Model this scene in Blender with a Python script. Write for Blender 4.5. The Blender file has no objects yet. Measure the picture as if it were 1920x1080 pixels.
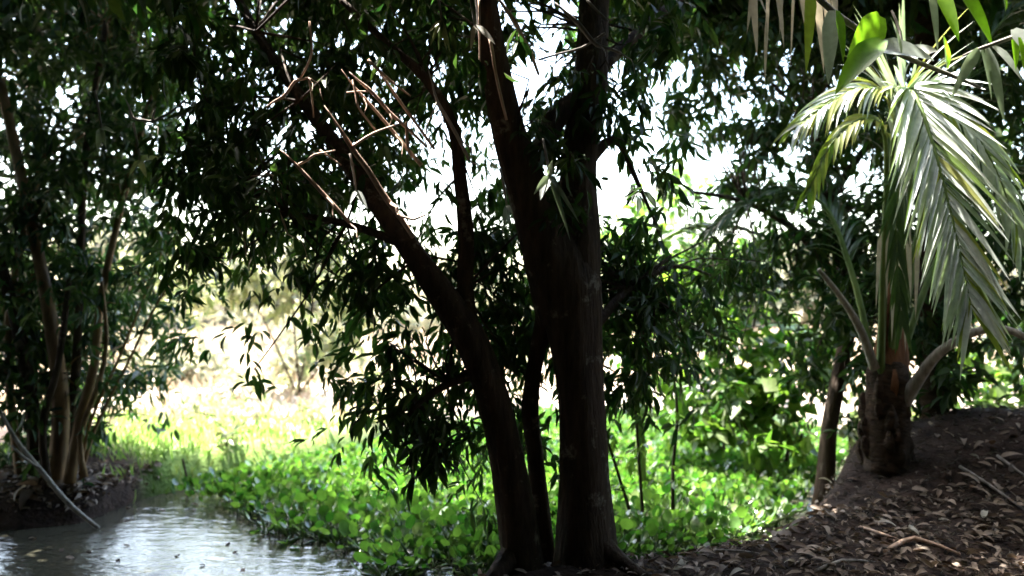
import bpy, math, random
import numpy as np
from mathutils import Vector, Matrix

random.seed(7)
rng = np.random.default_rng(11)
R = math.radians
scene = bpy.context.scene
col = scene.collection

# ------------------------------------------------------------------ camera
CAM_H, FPX, HOR = 1.7, 1507.0, 560.0
cam_d = bpy.data.cameras.new('camera')
cam = bpy.data.objects.new('camera', cam_d)
col.objects.link(cam)
PITCH = math.atan((HOR - 540.0) / FPX)
cam.location = (0, 0, CAM_H)
cam.rotation_euler = (R(90) + PITCH, 0, 0)
cam_d.sensor_width = 36.0
cam_d.lens = 36.0 * FPX / 1920.0
cam_d.clip_end = 6000
cam_d.clip_start = 0.05
cam_d.dof.use_dof = True
cam_d.dof.focus_distance = 4.6
cam_d.dof.aperture_fstop = cam_d.lens / 1000.0 / 0.028
scene.camera = cam

# ------------------------------------------------------------------ sky, sun, exposure
SUN_EL, SUN_AZ = 64.0, -50.0         # azimuth measured from +Y (the view) towards +X
world = bpy.data.worlds.new('World')
scene.world = world
world.use_nodes = True
wn = world.node_tree
sky = wn.nodes.new('ShaderNodeTexSky')
sky.sky_type = 'NISHITA'
sky.sun_disc = False
sky.sun_elevation = R(SUN_EL)
sky.sun_rotation = R(SUN_AZ)
sky.air_density = 1.3
sky.dust_density = 3.0
sky.ozone_density = 1.0
wn.nodes['Background'].inputs[1].default_value = 0.15
wn.links.new(sky.outputs[0], wn.nodes['Background'].inputs[0])
sl = bpy.data.lights.new('sun', 'SUN')
sl.energy = 4.6
sl.angle = R(0.53)
sl.color = (1.0, 0.965, 0.91)
sun = bpy.data.objects.new('sun', sl)
col.objects.link(sun)
sdir = Vector((math.sin(R(SUN_AZ)) * math.cos(R(SUN_EL)), math.cos(R(SUN_AZ)) * math.cos(R(SUN_EL)), math.sin(R(SUN_EL))))
sun.rotation_euler = sdir.to_track_quat('Z', 'Y').to_euler()
vs = scene.view_settings
vs.view_transform = 'Standard'
vs.look = 'None'
vs.gamma = 1.0
vs.use_curve_mapping = False
vs.exposure = 3.35
scene.cycles.max_bounces = 6
scene.cycles.diffuse_bounces = 3
scene.cycles.glossy_bounces = 3
scene.cycles.transmission_bounces = 3
scene.cycles.use_denoising = True

# ------------------------------------------------------------------ helpers
cp, sp = math.cos(PITCH), math.sin(PITCH)


def P(u, v, d):
    """photo pixel + distance along the ground from the camera -> point"""
    xc, yc = (u - 960.0) / FPX, (540.0 - v) / FPX
    y, z = cp - sp * yc, sp + cp * yc
    k = d / y
    return Vector((xc * k, d, CAM_H + z * k))


def PX(w, d):
    return w * d / FPX


def tag(o, label=None, cat=None, group=None, kind=None):
    for k, val in (('label', label), ('category', cat), ('group', group), ('kind', kind)):
        if val:
            o[k] = val
    return o


def empty(name, loc=(0, 0, 0)):
    o = bpy.data.objects.new(name, None)
    o.empty_display_size = 0.1
    o.location = loc
    col.objects.link(o)
    return o


def link(name, me, mat=None, parent=None):
    if mat and not me.materials:
        me.materials.append(mat)
    o = bpy.data.objects.new(name, me)
    col.objects.link(o)
    if parent:
        o.parent = parent
        o.matrix_parent_inverse = Matrix.Translation(-Vector(parent.location))
    return o


def tri_mesh(name, V, F, smooth=True):
    me = bpy.data.meshes.new(name)
    V = np.asarray(V, dtype=np.float32).reshape(-1, 3)
    F = np.asarray(F, dtype=np.int32).reshape(-1, 3)
    me.vertices.add(len(V))
    me.vertices.foreach_set('co', V.ravel())
    me.loops.add(len(F) * 3)
    me.loops.foreach_set('vertex_index', F.ravel())
    me.polygons.add(len(F))
    me.polygons.foreach_set('loop_start', np.arange(0, len(F) * 3, 3, dtype=np.int32))
    me.polygons.foreach_set('loop_total', np.full(len(F), 3, dtype=np.int32))
    if smooth:
        me.polygons.foreach_set('use_smooth', np.ones(len(F), dtype=bool))
    me.update(calc_edges=True)
    me.validate()
    return me


def unit(a):
    return a / np.maximum(np.linalg.norm(a, axis=-1, keepdims=True), 1e-9)


# leaf templates: (along, across, up), triangles
T_LANCE = (np.array([(0, 0, 0), (.22, -.36, .06), (.24, 0, -.05), (.22, .36, .06), (.6, -.42, .0), (.62, 0, -.12), (.6, .42, .0), (1, 0, -.28)]),
           np.array([(0, 2, 1), (0, 3, 2), (1, 2, 5), (1, 5, 4), (2, 3, 6), (2, 6, 5), (4, 5, 7), (5, 6, 7)]))
T_SIMPLE = (np.array([(0, 0, 0), (.42, -.5, .05), (.5, 0, -.06), (.42, .5, .05), (1, 0, -.2)]),
            np.array([(0, 2, 1), (0, 3, 2), (1, 2, 4), (2, 3, 4)]))
_a = np.linspace(0, 2 * math.pi, 9)[:-1]
T_ROUND = (np.vstack([[(0.5, 0, -.09)], np.c_[.5 - .5 * np.cos(_a), .5 * np.sin(_a), .06 * np.abs(np.sin(_a)) + .02 * np.cos(2 * _a)]]),
           np.array([(0, 1 + i, 1 + (i + 1) % 8) for i in range(8)]))


def leaf_arrays(pos, d, n, L, W, T):
    """one leaf for each row: base pos, direction d, rough normal n, length, width"""
    tv, tf = T
    d = unit(d)
    s = unit(np.cross(n, d))
    n = np.cross(d, s)
    L = np.asarray(L)[:, None, None]
    W = np.asarray(W)[:, None, None]
    V = pos[:, None, :] + d[:, None, :] * (tv[None, :, 0:1] * L) + s[:, None, :] * (tv[None, :, 1:2] * W) + n[:, None, :] * (tv[None, :, 2:3] * L)
    F = tf[None] + (np.arange(len(pos)) * len(tv))[:, None, None]
    return V.reshape(-1, 3), F.reshape(-1, 3)


def join(parts):
    Vs, Fs, k = [], [], 0
    for V, F in parts:
        Vs.append(V)
        Fs.append(F + k)
        k += len(V)
    return np.vstack(Vs), np.vstack(Fs)


def sprigs(centers, per, L, W, T, spread=0.16, droop=0.5, var=0.3):
    """leafy twig ends: each centre carries leaves fanning from a short drooping axis"""
    C = np.asarray(centers, dtype=float)
    n = len(C)
    ax = unit(np.c_[rng.normal(size=(n, 2)), rng.normal(size=n) * .5 - droop])
    ax = np.repeat(ax, per, 0)
    base = np.repeat(C, per, 0) + ax * (rng.random((n * per, 1)) - .5) * spread * 1.6
    rad = rng.normal(size=(n * per, 3))
    d = unit(ax * .8 + unit(rad) * .9 + np.array([0, 0, -droop * .5]))
    nrm = unit(np.array([0, 0, 1.]) + rng.normal(size=(n * per, 3)) * .55)
    sc = 1 + (rng.random(n * per) - .5) * 2 * var
    return leaf_arrays(base + d * .02, d, nrm, L * sc, W * sc * (.85 + .3 * rng.random(n * per)), T)


def resample(pts, rad, step):
    pts = [Vector(p) for p in pts]
    out, ro = [], []
    n = len(pts)
    for i in range(n - 1):
        p0, p1, p2, p3 = pts[max(i - 1, 0)], pts[i], pts[i + 1], pts[min(i + 2, n - 1)]
        k = max(2, int((p2 - p1).length / step))
        for j in range(k):
            t = j / k
            out.append(0.5 * ((2 * p1) + (p2 - p0) * t + (2 * p0 - 5 * p1 + 4 * p2 - p3) * t * t + (3 * p1 - p0 - 3 * p2 + p3) * t ** 3))
            ro.append(rad[i] * (1 - t) + rad[i + 1] * t)
    out.append(pts[-1])
    ro.append(rad[-1])
    return out, ro


def tube(pts, rad, sides=10, step=0.12, lump=0.0, seed=0):
    """tapered limb along a smooth curve; lump makes bark ridges and swellings"""
    pts, rad = resample(pts, rad, step)
    lr = np.random.default_rng(seed + 1)
    ph = lr.random(6) * 6.28
    V, F = [], []
    ref = Vector((0.31, 0.9, 0.17)).normalized()
    for i, p in enumerate(pts):
        t = (pts[min(i + 1, len(pts) - 1)] - pts[max(i - 1, 0)]).normalized()
        s = t.cross(ref)
        if s.length < 1e-3:
            s = t.cross(Vector((1, 0, 0)))
        s.normalize()
        b = t.cross(s)
        for j in range(sides):
            a = 2 * math.pi * j / sides
            r = rad[i]
            if lump:
                r *= 1 + lump * (.5 * math.sin(3 * a + ph[0] + i * .12) + .35 * math.sin(5 * a + ph[1] - i * .21) + .45 * math.sin(2 * a + ph[2] + i * .35) + .4 * (lr.random() - .5))
            V.append(p + (s * math.cos(a) + b * math.sin(a)) * r)
    m = len(pts)
    for i in range(m - 1):
        for j in range(sides):
            a, b_ = i * sides + j, i * sides + (j + 1) % sides
            F += [(a, b_, b_ + sides), (a, b_ + sides, a + sides)]
    V.append(pts[0])
    V.append(pts[-1])
    for j in range(sides):
        F.append((m * sides, (j + 1) % sides, j))
        F.append((m * sides + 1, (m - 1) * sides + j, (m - 1) * sides + (j + 1) % sides))
    return np.array([tuple(v) for v in V]), np.array(F)


# ------------------------------------------------------------------ materials
def mat_new(name):
    m = bpy.data.materials.new(name)
    m.use_nodes = True
    return m, m.node_tree, m.node_tree.nodes, m.node_tree.links


def leaf_mat(name, c1, c2, c3=None, trans=0.4, tcol=None, rough=0.45, spec=0.4):
    """leaf: colour varies leaf by leaf, light also passes through the blade"""
    m, t, N, Lk = mat_new(name)
    pb = N['Principled BSDF']
    geo = N.new('ShaderNodeNewGeometry')
    ramp = N.new('ShaderNodeValToRGB')
    ramp.color_ramp.elements[0].color = (*c1, 1)
    ramp.color_ramp.elements[1].color = (*c2, 1)
    if c3:
        e = ramp.color_ramp.elements.new(.93)
        e.color = (*c3, 1)
        ramp.color_ramp.elements[1].position = .85
    oi = N.new('ShaderNodeObjectInfo')
    ad = N.new('ShaderNodeMath')
    ad.operation = 'ADD'
    fr = N.new('ShaderNodeMath')
    fr.operation = 'FRACT'
    Lk.new(geo.outputs['Random Per Island'], ad.inputs[0])
    Lk.new(oi.outputs['Random'], ad.inputs[1])
    Lk.new(ad.outputs[0], fr.inputs[0])
    Lk.new(fr.outputs[0], ramp.inputs[0])
    tc = N.new('ShaderNodeTexCoord')
    no = N.new('ShaderNodeTexNoise')
    no.inputs['Scale'].default_value = 22
    no.inputs['Detail'].default_value = 3
    Lk.new(tc.outputs['Object'], no.inputs['Vector'])
    hs = N.new('ShaderNodeHueSaturation')
    mr = N.new('ShaderNodeMapRange')
    mr.inputs[3].default_value = .6
    mr.inputs[4].default_value = 1.4
    Lk.new(no.outputs[0], mr.inputs[0])
    Lk.new(mr.outputs[0], hs.inputs['Value'])
    Lk.new(ramp.outputs[0], hs.inputs['Color'])
    Lk.new(hs.outputs[0], pb.inputs['Base Color'])
    pb.inputs['Roughness'].default_value = rough
    pb.inputs['Specular IOR Level'].default_value = spec
    tr = N.new('ShaderNodeBsdfTranslucent')
    mixc = N.new('ShaderNodeMix')
    mixc.data_type = 'RGBA'
    mixc.blend_type = 'MULTIPLY'
    mixc.inputs[0].default_value = 1
    mixc.inputs[7].default_value = (*(tcol or (1.7, 1.9, .7)), 1)
    Lk.new(hs.outputs[0], mixc.inputs[6])
    Lk.new(mixc.outputs[2], tr.inputs[0])
    mx = N.new('ShaderNodeMixShader')
    mx.inputs[0].default_value = trans
    Lk.new(pb.outputs[0], mx.inputs[1])
    Lk.new(tr.outputs[0], mx.inputs[2])
    Lk.new(mx.outputs[0], N['Material Output'].inputs[0])
    return m


def bark_mat(name, c1, c2, scale=9, bump=.6, stretch=.25, rough=.9, patch=0.0):
    m, t, N, Lk = mat_new(name)
    pb = N['Principled BSDF']
    tc = N.new('ShaderNodeTexCoord')
    mp = N.new('ShaderNodeMapping')
    mp.inputs['Scale'].default_value = (1, 1, stretch)
    no = N.new('ShaderNodeTexNoise')
    no.inputs['Scale'].default_value = scale
    no.inputs['Detail'].default_value = 8
    no.inputs['Roughness'].default_value = .65
    ramp = N.new('ShaderNodeValToRGB')
    ramp.color_ramp.elements[0].position = .32
    ramp.color_ramp.elements[1].position = .72
    ramp.color_ramp.elements[0].color = (*c1, 1)
    ramp.color_ramp.elements[1].color = (*c2, 1)
    bp = N.new('ShaderNodeBump')
    bp.inputs['Strength'].default_value = bump
    bp.inputs['Distance'].default_value = .05
    Lk.new(tc.outputs['Object'], mp.inputs[0])
    Lk.new(mp.outputs[0], no.inputs['Vector'])
    Lk.new(no.outputs[0], ramp.inputs[0])
    Lk.new(no.outputs[0], bp.inputs['Height'])
    pn = N.new('ShaderNodeTexNoise')
    pn.inputs['Scale'].default_value = 4.5
    pn.inputs['Detail'].default_value = 7
    pn.inputs['Roughness'].default_value = .75
    pr = N.new('ShaderNodeMapRange')
    pr.inputs[1].default_value = .57
    pr.inputs[2].default_value = .66
    pr.inputs[4].default_value = patch
    px_ = N.new('ShaderNodeMix')
    px_.data_type = 'RGBA'
    px_.inputs[7].default_value = (.26, .24, .19, 1)
    Lk.new(tc.outputs['Object'], pn.inputs['Vector'])
    Lk.new(pn.outputs[0], pr.inputs[0])
    Lk.new(pr.outputs[0], px_.inputs[0])
    Lk.new(ramp.outputs[0], px_.inputs[6])
    Lk.new(px_.outputs[2], pb.inputs['Base Color'])
    Lk.new(bp.outputs[0], pb.inputs['Normal'])
    pb.inputs['Roughness'].default_value = rough
    pb.inputs['Specular IOR Level'].default_value = .2
    return m


M = {}
M['bark'] = bark_mat('dark_bark', (.025, .017, .012), (.10, .068, .047), 15, 1.0, .16, .9, .8)
M['bark_grey'] = bark_mat('grey_bark', (.06, .05, .04), (.22, .19, .15), 14)
M['palm_bark'] = bark_mat('palm_bark', (.02, .013, .009), (.085, .05, .03), 12, 1.0, 2.2)
M['husk'] = bark_mat('palm_husk', (.09, .035, .018), (.28, .13, .065), 16, .8, .2)
M['dead_wood'] = bark_mat('dead_wood', (.42, .27, .19), (.68, .50, .38), 22, .4, .3)
M['grey_wood'] = bark_mat('grey_wood', (.16, .14, .12), (.42, .38, .33), 22, .4, .3)
M['bamboo_stem'] = bark_mat('brown_cane', (.10, .06, .03), (.32, .20, .10), 10, .3, .2, .6)
M['petiole'] = bark_mat('green_stalk', (.05, .09, .02), (.16, .22, .06), 10, .2, .1, .45)
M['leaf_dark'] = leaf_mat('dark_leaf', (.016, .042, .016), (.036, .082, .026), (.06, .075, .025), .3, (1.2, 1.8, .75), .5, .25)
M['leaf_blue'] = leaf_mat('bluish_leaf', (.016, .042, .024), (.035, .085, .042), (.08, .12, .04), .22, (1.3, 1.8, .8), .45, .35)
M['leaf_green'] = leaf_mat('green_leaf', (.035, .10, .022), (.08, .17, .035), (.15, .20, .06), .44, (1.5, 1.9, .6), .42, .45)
M['leaf_pale'] = leaf_mat('pale_leaf', (.11, .15, .07), (.20, .24, .13), (.28, .26, .16), .42, (1.3, 1.4, .9), .5, .4)  # lit, hazy look of foliage in the open put into the pale colour
M['leaf_washed'] = leaf_mat('washed_out_leaf', (.13, .16, .10), (.24, .26, .18), (.32, .28, .20), .4, (1.2, 1.2, 1.0), .6, .3)  # whitish haze and glare over distant foliage put into the leaf colour
M['hyacinth'] = leaf_mat('hyacinth_leaf', (.032, .095, .022), (.095, .195, .05), (.17, .22, .08), .30, (1.2, 1.9, .5), .25, .9)
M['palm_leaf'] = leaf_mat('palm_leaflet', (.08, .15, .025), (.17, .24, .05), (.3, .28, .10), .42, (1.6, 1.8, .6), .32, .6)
M['palm_sheen'] = leaf_mat('painted_sheen_leaflet', (.36, .41, .39), (.52, .56, .53), (.46, .47, .40), .2, (1.0, 1.3, .6), .38, .6)  # white sun sheen on the fronds is put into the base colour
M['palm_shaded'] = leaf_mat('shaded_leaflet', (.025, .055, .015), (.05, .09, .025), None, .25, (1.5, 1.7, .6), .4, .5)  # darker copy of the palm leaflet with shade put into its colour
M['cane_leaf'] = leaf_mat('broad_green_leaf', (.10, .20, .02), (.18, .30, .04), None, .5, (1.5, 1.8, .5), .35, .5)
M['cane_grey'] = leaf_mat('grey_green_leaf', (.26, .29, .25), (.38, .40, .36), None, .25, (1, 1.2, .7), .4, .5)
M['dry_leaf'] = leaf_mat('dry_leaf', (.035, .020, .013), (.11, .066, .042), (.32, .25, .19), .15, (1.2, 1, .7), .7, .25)
M['straw'] = leaf_mat('straw_leaf', (.34, .31, .25), (.52, .48, .40), None, .3, (1.1, 1, .8), .6, .3)
M['grass'] = leaf_mat('field_grass', (.11, .22, .04), (.20, .31, .07), (.30, .33, .15), .45, (1.2, 1.4, .8), .5, .4)
M['stubble'] = leaf_mat('dry_field_grass', (.42, .31, .22), (.58, .46, .35), (.34, .31, .22), .3, (1.1, 1.02, .92), .7, .2)

# ------------------------------------------------------------------ ground
NX = np.array([-60, -30, -3, -.9, .0, .9, 1.7, 2.2, 2.75, 3.3, 3.9, 5.2, 30, 60])
NY = np.array([4.4, 4.5, 4.8, 4.85, 5.35, 5.55, 5.9, 6.4, 7.1, 8.1, 8.9, 9.6, 12, 14])
FX = np.array([-60, -30, -4.6, -4.0, -3.85, -3.3, -2.6, -1.5, .5, 6, 30, 60])
FY = np.array([6, 7, 7.3, 7.5, 8.5, 9.3, 9.9, 12, 14.5, 13.5, 14.5, 16])
WATER = -0.4


def wob(x, y, s=1.0):
    return (np.sin(1.7 * x * s + .9 * y * s) + np.sin(2.9 * y * s - 1.3 * x * s + 1) + .6 * np.sin(5.1 * x * s + 3.7 * y * s) + .5 * np.sin(7.7 * y * s - 6.1 * x * s + 2)) / 3.1


def ground_h(x, y):
    x, y = np.asarray(x, float), np.asarray(y, float)
    dn = y - (np.interp(x, NX, NY) + .12 * wob(x, x * .7, 1.3))
    df = (np.interp(x, FX, FY) + .12 * wob(x, x * .5 + 2, 1.1)) - y
    d = np.minimum(dn, df)
    s = np.clip((d + .48) / 1.06, 0, 1)
    s = s * s * (3 - 2 * s)
    base = np.where(dn < df, 0.02, -.06)
    mound = .58 * np.exp(-(((x - 4.25) / 1.45) ** 2 + ((y - 7.2) / 1.05) ** 2)) + .25 * np.exp(-(((x - 6.5) / 2.5) ** 2 + ((y - 7.0) / 2.0) ** 2))
    lbank = -.10 * np.exp(-(((x + 3.9) / .8) ** 2 + ((y - 8.2) / 1.0) ** 2))
    near = np.exp(-((x / 14) ** 2 + ((y - 6) / 12) ** 2))
    rough = (.035 * wob(x, y, 1.0) + .026 * wob(x + 3, y, 3.1) + .016 * wob(x, y + 5, 7.7) + .010 * wob(x + 1, y, 13.3)) * near
    far = .02 * np.maximum(y - 14, 0) * np.exp(-np.maximum(y - 14, 0) / 60)
    return base + mound + lbank + rough - .8 * s + np.minimum(far, .4)


def gz(x, y):
    return float(ground_h(x, y))


def spaced(lo, hi, step, far):
    a = list(np.arange(lo, hi + 1e-6, step))
    s, x = step, hi
    while x < far:
        s *= 1.35
        x += s
        a.append(x)
    s, x = step, lo
    pre = []
    while x > -far:
        s *= 1.35
        x -= s
        pre.append(x)
    return np.array(pre[::-1] + a)


gx, gy = spaced(-8, 8, .09, 2500), spaced(-2, 17, .09, 2500)
XX, YY = np.meshgrid(gx, gy)
ZZ = ground_h(XX, YY)
nxg, nyg = len(gx), len(gy)
idx = np.arange(nxg * nyg).reshape(nyg, nxg)
q = np.stack([idx[:-1, :-1], idx[:-1, 1:], idx[1:, 1:], idx[1:, :-1]], -1).reshape(-1, 4)
gf = np.vstack([q[:, [0, 1, 2]], q[:, [0, 2, 3]]])
gme = tri_mesh('ground', np.c_[XX.ravel(), YY.ravel(), ZZ.ravel()], gf)
# ground cover: 0 bare brown soil, 1 green turf, 2 dry tan field
dfar = YY - np.interp(XX, FX, FY)
turf = np.clip((dfar + .5) / .3, 0, 1)
turf *= np.clip((XX + 4.1) / .4 + (YY - 8.7) / .6, 0, 1)
dry = np.clip((YY - 10.6 - .8 * wob(XX, YY, .45)) / 2.2, 0, 1)
at = gme.attributes.new('cover', 'FLOAT_COLOR', 'POINT')
cv = np.zeros((nxg * nyg, 4), dtype=np.float32)
cv[:, 0], cv[:, 1], cv[:, 3] = turf.ravel(), dry.ravel(), 1
at.data.foreach_set('color', cv.ravel())
m, t, N, Lk = mat_new('soil_and_field')
pb = N['Principled BSDF']
an = N.new('ShaderNodeAttribute')
an.attribute_name = 'cover'
sx = N.new('ShaderNodeSeparateColor')
Lk.new(an.outputs['Color'], sx.inputs[0])
tc = N.new('ShaderNodeTexCoord')


def ncol(scale, c1, c2, detail=8):
    no = N.new('ShaderNodeTexNoise')
    no.inputs['Scale'].default_value = scale
    no.inputs['Detail'].default_value = detail
    no.inputs['Roughness'].default_value = .7
    Lk.new(tc.outputs['Object'], no.inputs['Vector'])
    r = N.new('ShaderNodeValToRGB')
    r.color_ramp.elements[0].position = .35
    r.color_ramp.elements[1].position = .68
    r.color_ramp.elements[0].color = (*c1, 1)
    r.color_ramp.elements[1].color = (*c2, 1)
    Lk.new(no.outputs[0], r.inputs[0])
    return r.outputs[0], no


def mixn(f, a, b):
    x = N.new('ShaderNodeMix')
    x.data_type = 'RGBA'
    Lk.new(f, x.inputs[0])
    Lk.new(a, x.inputs[6])
    Lk.new(b, x.inputs[7])
    return x.outputs[2]


soil, soil_n = ncol(7, (.014, .009, .007), (.062, .040, .029))
grs, _ = ncol(2.2, (.13, .22, .05), (.24, .33, .10))
tan, _ = ncol(.8, (.46, .36, .28), (.60, .50, .41))
Lk.new(mixn(sx.outputs[1], mixn(sx.outputs[0], soil, grs), tan), pb.inputs['Base Color'])
bp = N.new('ShaderNodeBump')
bp.inputs['Strength'].default_value = .7
bp.inputs['Distance'].default_value = .04
fine = N.new('ShaderNodeTexNoise')
fine.inputs['Scale'].default_value = 28
fine.inputs['Detail'].default_value = 6
Lk.new(tc.outputs['Object'], fine.inputs['Vector'])
Lk.new(fine.outputs[0], bp.inputs['Height'])
Lk.new(bp.outputs[0], pb.inputs['Normal'])
pb.inputs['Roughness'].default_value = .95
pb.inputs['Specular IOR Level'].default_value = .15
tag(link('ground', gme, m), kind='structure')

# ------------------------------------------------------------------ water
m, t, N, Lk = mat_new('pond_water')
pb = N['Principled BSDF']
pb.inputs['Base Color'].default_value = (.055, .052, .036, 1)
pb.inputs['Roughness'].default_value = .06
pb.inputs['IOR'].default_value = 1.42
pb.inputs['Specular IOR Level'].default_value = .9
tc = N.new('ShaderNodeTexCoord')
mp = N.new('ShaderNodeMapping')
mp.inputs['Scale'].default_value = (1, 1.8, 1)
no = N.new('ShaderNodeTexNoise')
no.inputs['Scale'].default_value = 6
no.inputs['Detail'].default_value = 4
bp = N.new('ShaderNodeBump')
bp.inputs['Strength'].default_value = .3
bp.inputs['Distance'].default_value = .05
Lk.new(tc.outputs['Object'], mp.inputs[0])
Lk.new(mp.outputs[0], no.inputs['Vector'])
Lk.new(no.outputs[0], bp.inputs['Height'])
Lk.new(bp.outputs[0], pb.inputs['Normal'])
wv = np.array([(-55, 3, WATER), (55, 3, WATER), (55, 18, WATER), (-55, 18, WATER)])
tag(link('pond_water', tri_mesh('pond_water', wv, [(0, 1, 2), (0, 2, 3)]), m), kind='structure')

# ------------------------------------------------------------------ foliage density, read off the photograph (80 x 90 pixel cells)
DENS = ["556575788888335788877777",
        "458887888888446888888888",
        "578888888735773467888888",
        "677788888625742355788888",
        "765577777424861345688888",
        "876565567656873457888888",
        "888532235556876455688887",
        "876411135667776333478876",
        "864200014575655322333323",
        "641000002443221001111112",
        "000000000013200000000000",
        "000000000000000000000000"]
TAU = [0, .10, .25, .42, .65, .95, 1.35, 1.9, 2.7, 3.5]


def cell_centers(u0, u1, v0, v1, dlo, dhi, per, leaf_area, gain=1.0, clump=.0):
    """twig-end points that fill the cells between u0..u1, v0..v1 to the photographed density, spread in depth"""
    out = []
    for r, row in enumerate(DENS):
        for c, ch in enumerate(row):
            uc, vc = c * 80 + 40, r * 90 + 45
            if not (u0 <= uc < u1 and v0 <= vc < v1):
                continue
            dm = .5 * (dlo + dhi)
            n = TAU[int(ch)] * gain * PX(80, dm) * PX(90, dm) / (leaf_area * per * .62)
            n = int(n) + (random.random() < n % 1)
            seeds = [(uc + random.uniform(-52, 52), vc + random.uniform(-58, 58), random.uniform(dlo, dhi)) for _ in range(max(2, n // 5))]
            for _ in range(n):
                su, sv, sd = random.choice(seeds)
                uu, vv = su + random.gauss(0, 17), sv + random.gauss(0, 19)
                sd = min(dhi, max(dlo, sd + random.gauss(0, .15)))
                if vv > 400:
                    sd = max(sd, 5.55 + random.uniform(0, .4))
                out.append(P(uu, vv, sd))
    return [tuple(p) for p in out]


def ball_centers(blobs, density):
    """blobs: (x, y, z, rx, ry, rz); points spread through each blob, denser towards its skin"""
    out = []
    for (x, y, z, rx, ry, rz) in blobs:
        n = max(3, int(density * rx * ry * rz * 4.2))
        d = unit(rng.normal(size=(n, 3)))
        r = rng.random((n, 1)) ** .45
        out.append(np.array([x, y, z]) + d * r * np.array([rx, ry, rz]))
    return np.vstack(out)


def slab_centers(n, x0, x1, y0, y1, z0, z1, keep=None):
    p = rng.random((n, 3)) * np.array([x1 - x0, y1 - y0, z1 - z0]) + np.array([x0, y0, z0])
    if keep is not None:
        p = p[keep(p)]
    return p


def path(*pts):
    """(u, v, d, width_px) -> points and radii"""
    return [P(u, v, d) for u, v, d, w in pts], [PX(w, d) * .5 for u, v, d, w in pts]


def limb(name, parent, mat, pts, sides=10, lump=.0, seed=0, step=.12):
    p, r = path(*pts)
    return link(name, tri_mesh(name, *tube(p, r, sides, step, lump, seed)), mat, parent)


def twig_net(starts, centers, k, r0=.012):
    """thin twigs from limb points out to some of the leafy ends"""
    parts = []
    S = np.array([tuple(s) for s in starts])
    C = np.asarray(centers)
    pick = rng.choice(len(C), min(k, len(C)), replace=False)
    for i in pick:
        c = C[i]
        s = S[np.argmin(np.linalg.norm(S - c, axis=1) + rng.random(len(S)) * .5)]
        mid = (s + c) / 2 + rng.normal(size=3) * .12 + np.array([0, 0, .12])
        parts.append(tube([Vector(s), Vector(mid), Vector(c)], [r0, r0 * .7, r0 * .3], 4, .4))
    return join(parts)


# ------------------------------------------------------------------ the leaning tree in the middle
tree = empty('broadleaf_tree', (P(1060, 1060, 5.2).x, 5.2, gz(.4, 5.2)))
tag(tree, 'large dark tree with several leaning trunks on the near bank in the middle', 'tree')
B = M['bark']
limb('trunk', tree, B, [(1105, 1085, 5.2, 150), (1100, 1030, 5.2, 118), (1096, 900, 5.22, 92), (1090, 760, 5.25, 90), (1078, 640, 5.28, 100), (1064, 540, 5.3, 122), (1050, 470, 5.3, 100), (1046, 420, 5.3, 40)], 16, .07, 1, .07)
limb('trunk', tree, B, [(982, 1090, 5.1, 92), (978, 1030, 5.1, 76), (955, 880, 5.12, 66), (925, 750, 5.1, 63), (885, 645, 5.05, 62), (835, 565, 5.0, 54), (780, 485, 5.0, 45), (722, 400, 5.1, 42), (650, 300, 5.3, 32), (570, 190, 5.5, 24), (480, 60, 5.7, 18), (400, -90, 5.8, 14)], 14, .07, 2, .07)
limb('trunk', tree, B, [(1022, 1075, 5.35, 48), (1014, 960, 5.4, 36), (1003, 850, 5.4, 32), (994, 770, 5.4, 34), (1002, 690, 5.4, 30), (1020, 600, 5.38, 34), (1030, 520, 5.35, 30)], 10, .07, 3, .07)
limb('limb', tree, B, [(1072, 600, 5.3, 90), (1084, 480, 5.31, 86), (1086, 410, 5.32, 76), (1084, 350, 5.35, 70), (1090, 260, 5.38, 66), (1108, 160, 5.4, 68), (1112, 60, 5.45, 62), (1120, -60, 5.5, 54), (1150, -260, 5.6, 36)], 12, .07, 4, .08)
limb('limb', tree, B, [(1056, 600, 5.3, 100), (1030, 490, 5.27, 104), (1008, 410, 5.25, 92), (985, 340, 5.2, 78), (955, 250, 5.15, 62), (935, 160, 5.1, 54), (920, 70, 5.05, 48), (905, -40, 5.0, 42), (860, -240, 5.0, 30)], 12, .07, 5, .08)
limb('limb', tree, B, [(885, 640, 5.05, 40), (872, 540, 5.1, 32), (874, 440, 5.1, 30), (862, 330, 5.1, 26), (850, 240, 5.1, 24), (800, 150, 5.1, 20), (725, 80, 5.1, 15), (640, 0, 5.1, 12)], 8, .06, 6, .1)
limb('limb', tree, B, [(1010, 300, 5.2, 40), (1040, 225, 5.3, 46), (1075, 190, 5.38, 40)], 8, .08, 7, .06)
limb('limb', tree, B, [(1085, 330, 5.35, 26), (1150, 260, 5.5, 18), (1190, 330, 5.7, 10), (1225, 410, 5.85, 5), (1245, 460, 5.9, 2)], 6, .05, 8, .1)
limb('limb', tree, B, [(1112, 140, 5.42, 28), (1200, 60, 5.6, 22), (1290, -20, 5.8, 18), (1420, -160, 6.1, 14)], 7, .05, 9, .1)
limb('limb', tree, B, [(1095, 640, 5.26, 22), (1180, 540, 5.6, 16), (1260, 500, 6.0, 9), (1330, 515, 6.2, 4), (1370, 540, 6.3, 2)], 6, .05, 10, .1)
limb('limb', tree, B, [(900, 700, 5.08, 20), (840, 720, 5.0, 14), (780, 760, 4.9, 10), (740, 820, 4.85, 6)], 6, .05, 11, .1)
limb('limb', tree, B, [(760, 460, 4.95, 20), (650, 420, 5.2, 14), (540, 400, 5.5, 10), (430, 380, 5.9, 7)], 6, .05, 12, .1)
limb('root', tree, B, [(1120, 1010, 5.15, 46), (1165, 1055, 5.0, 34), (1215, 1085, 4.85, 18)], 8, .06, 13, .06)
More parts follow.
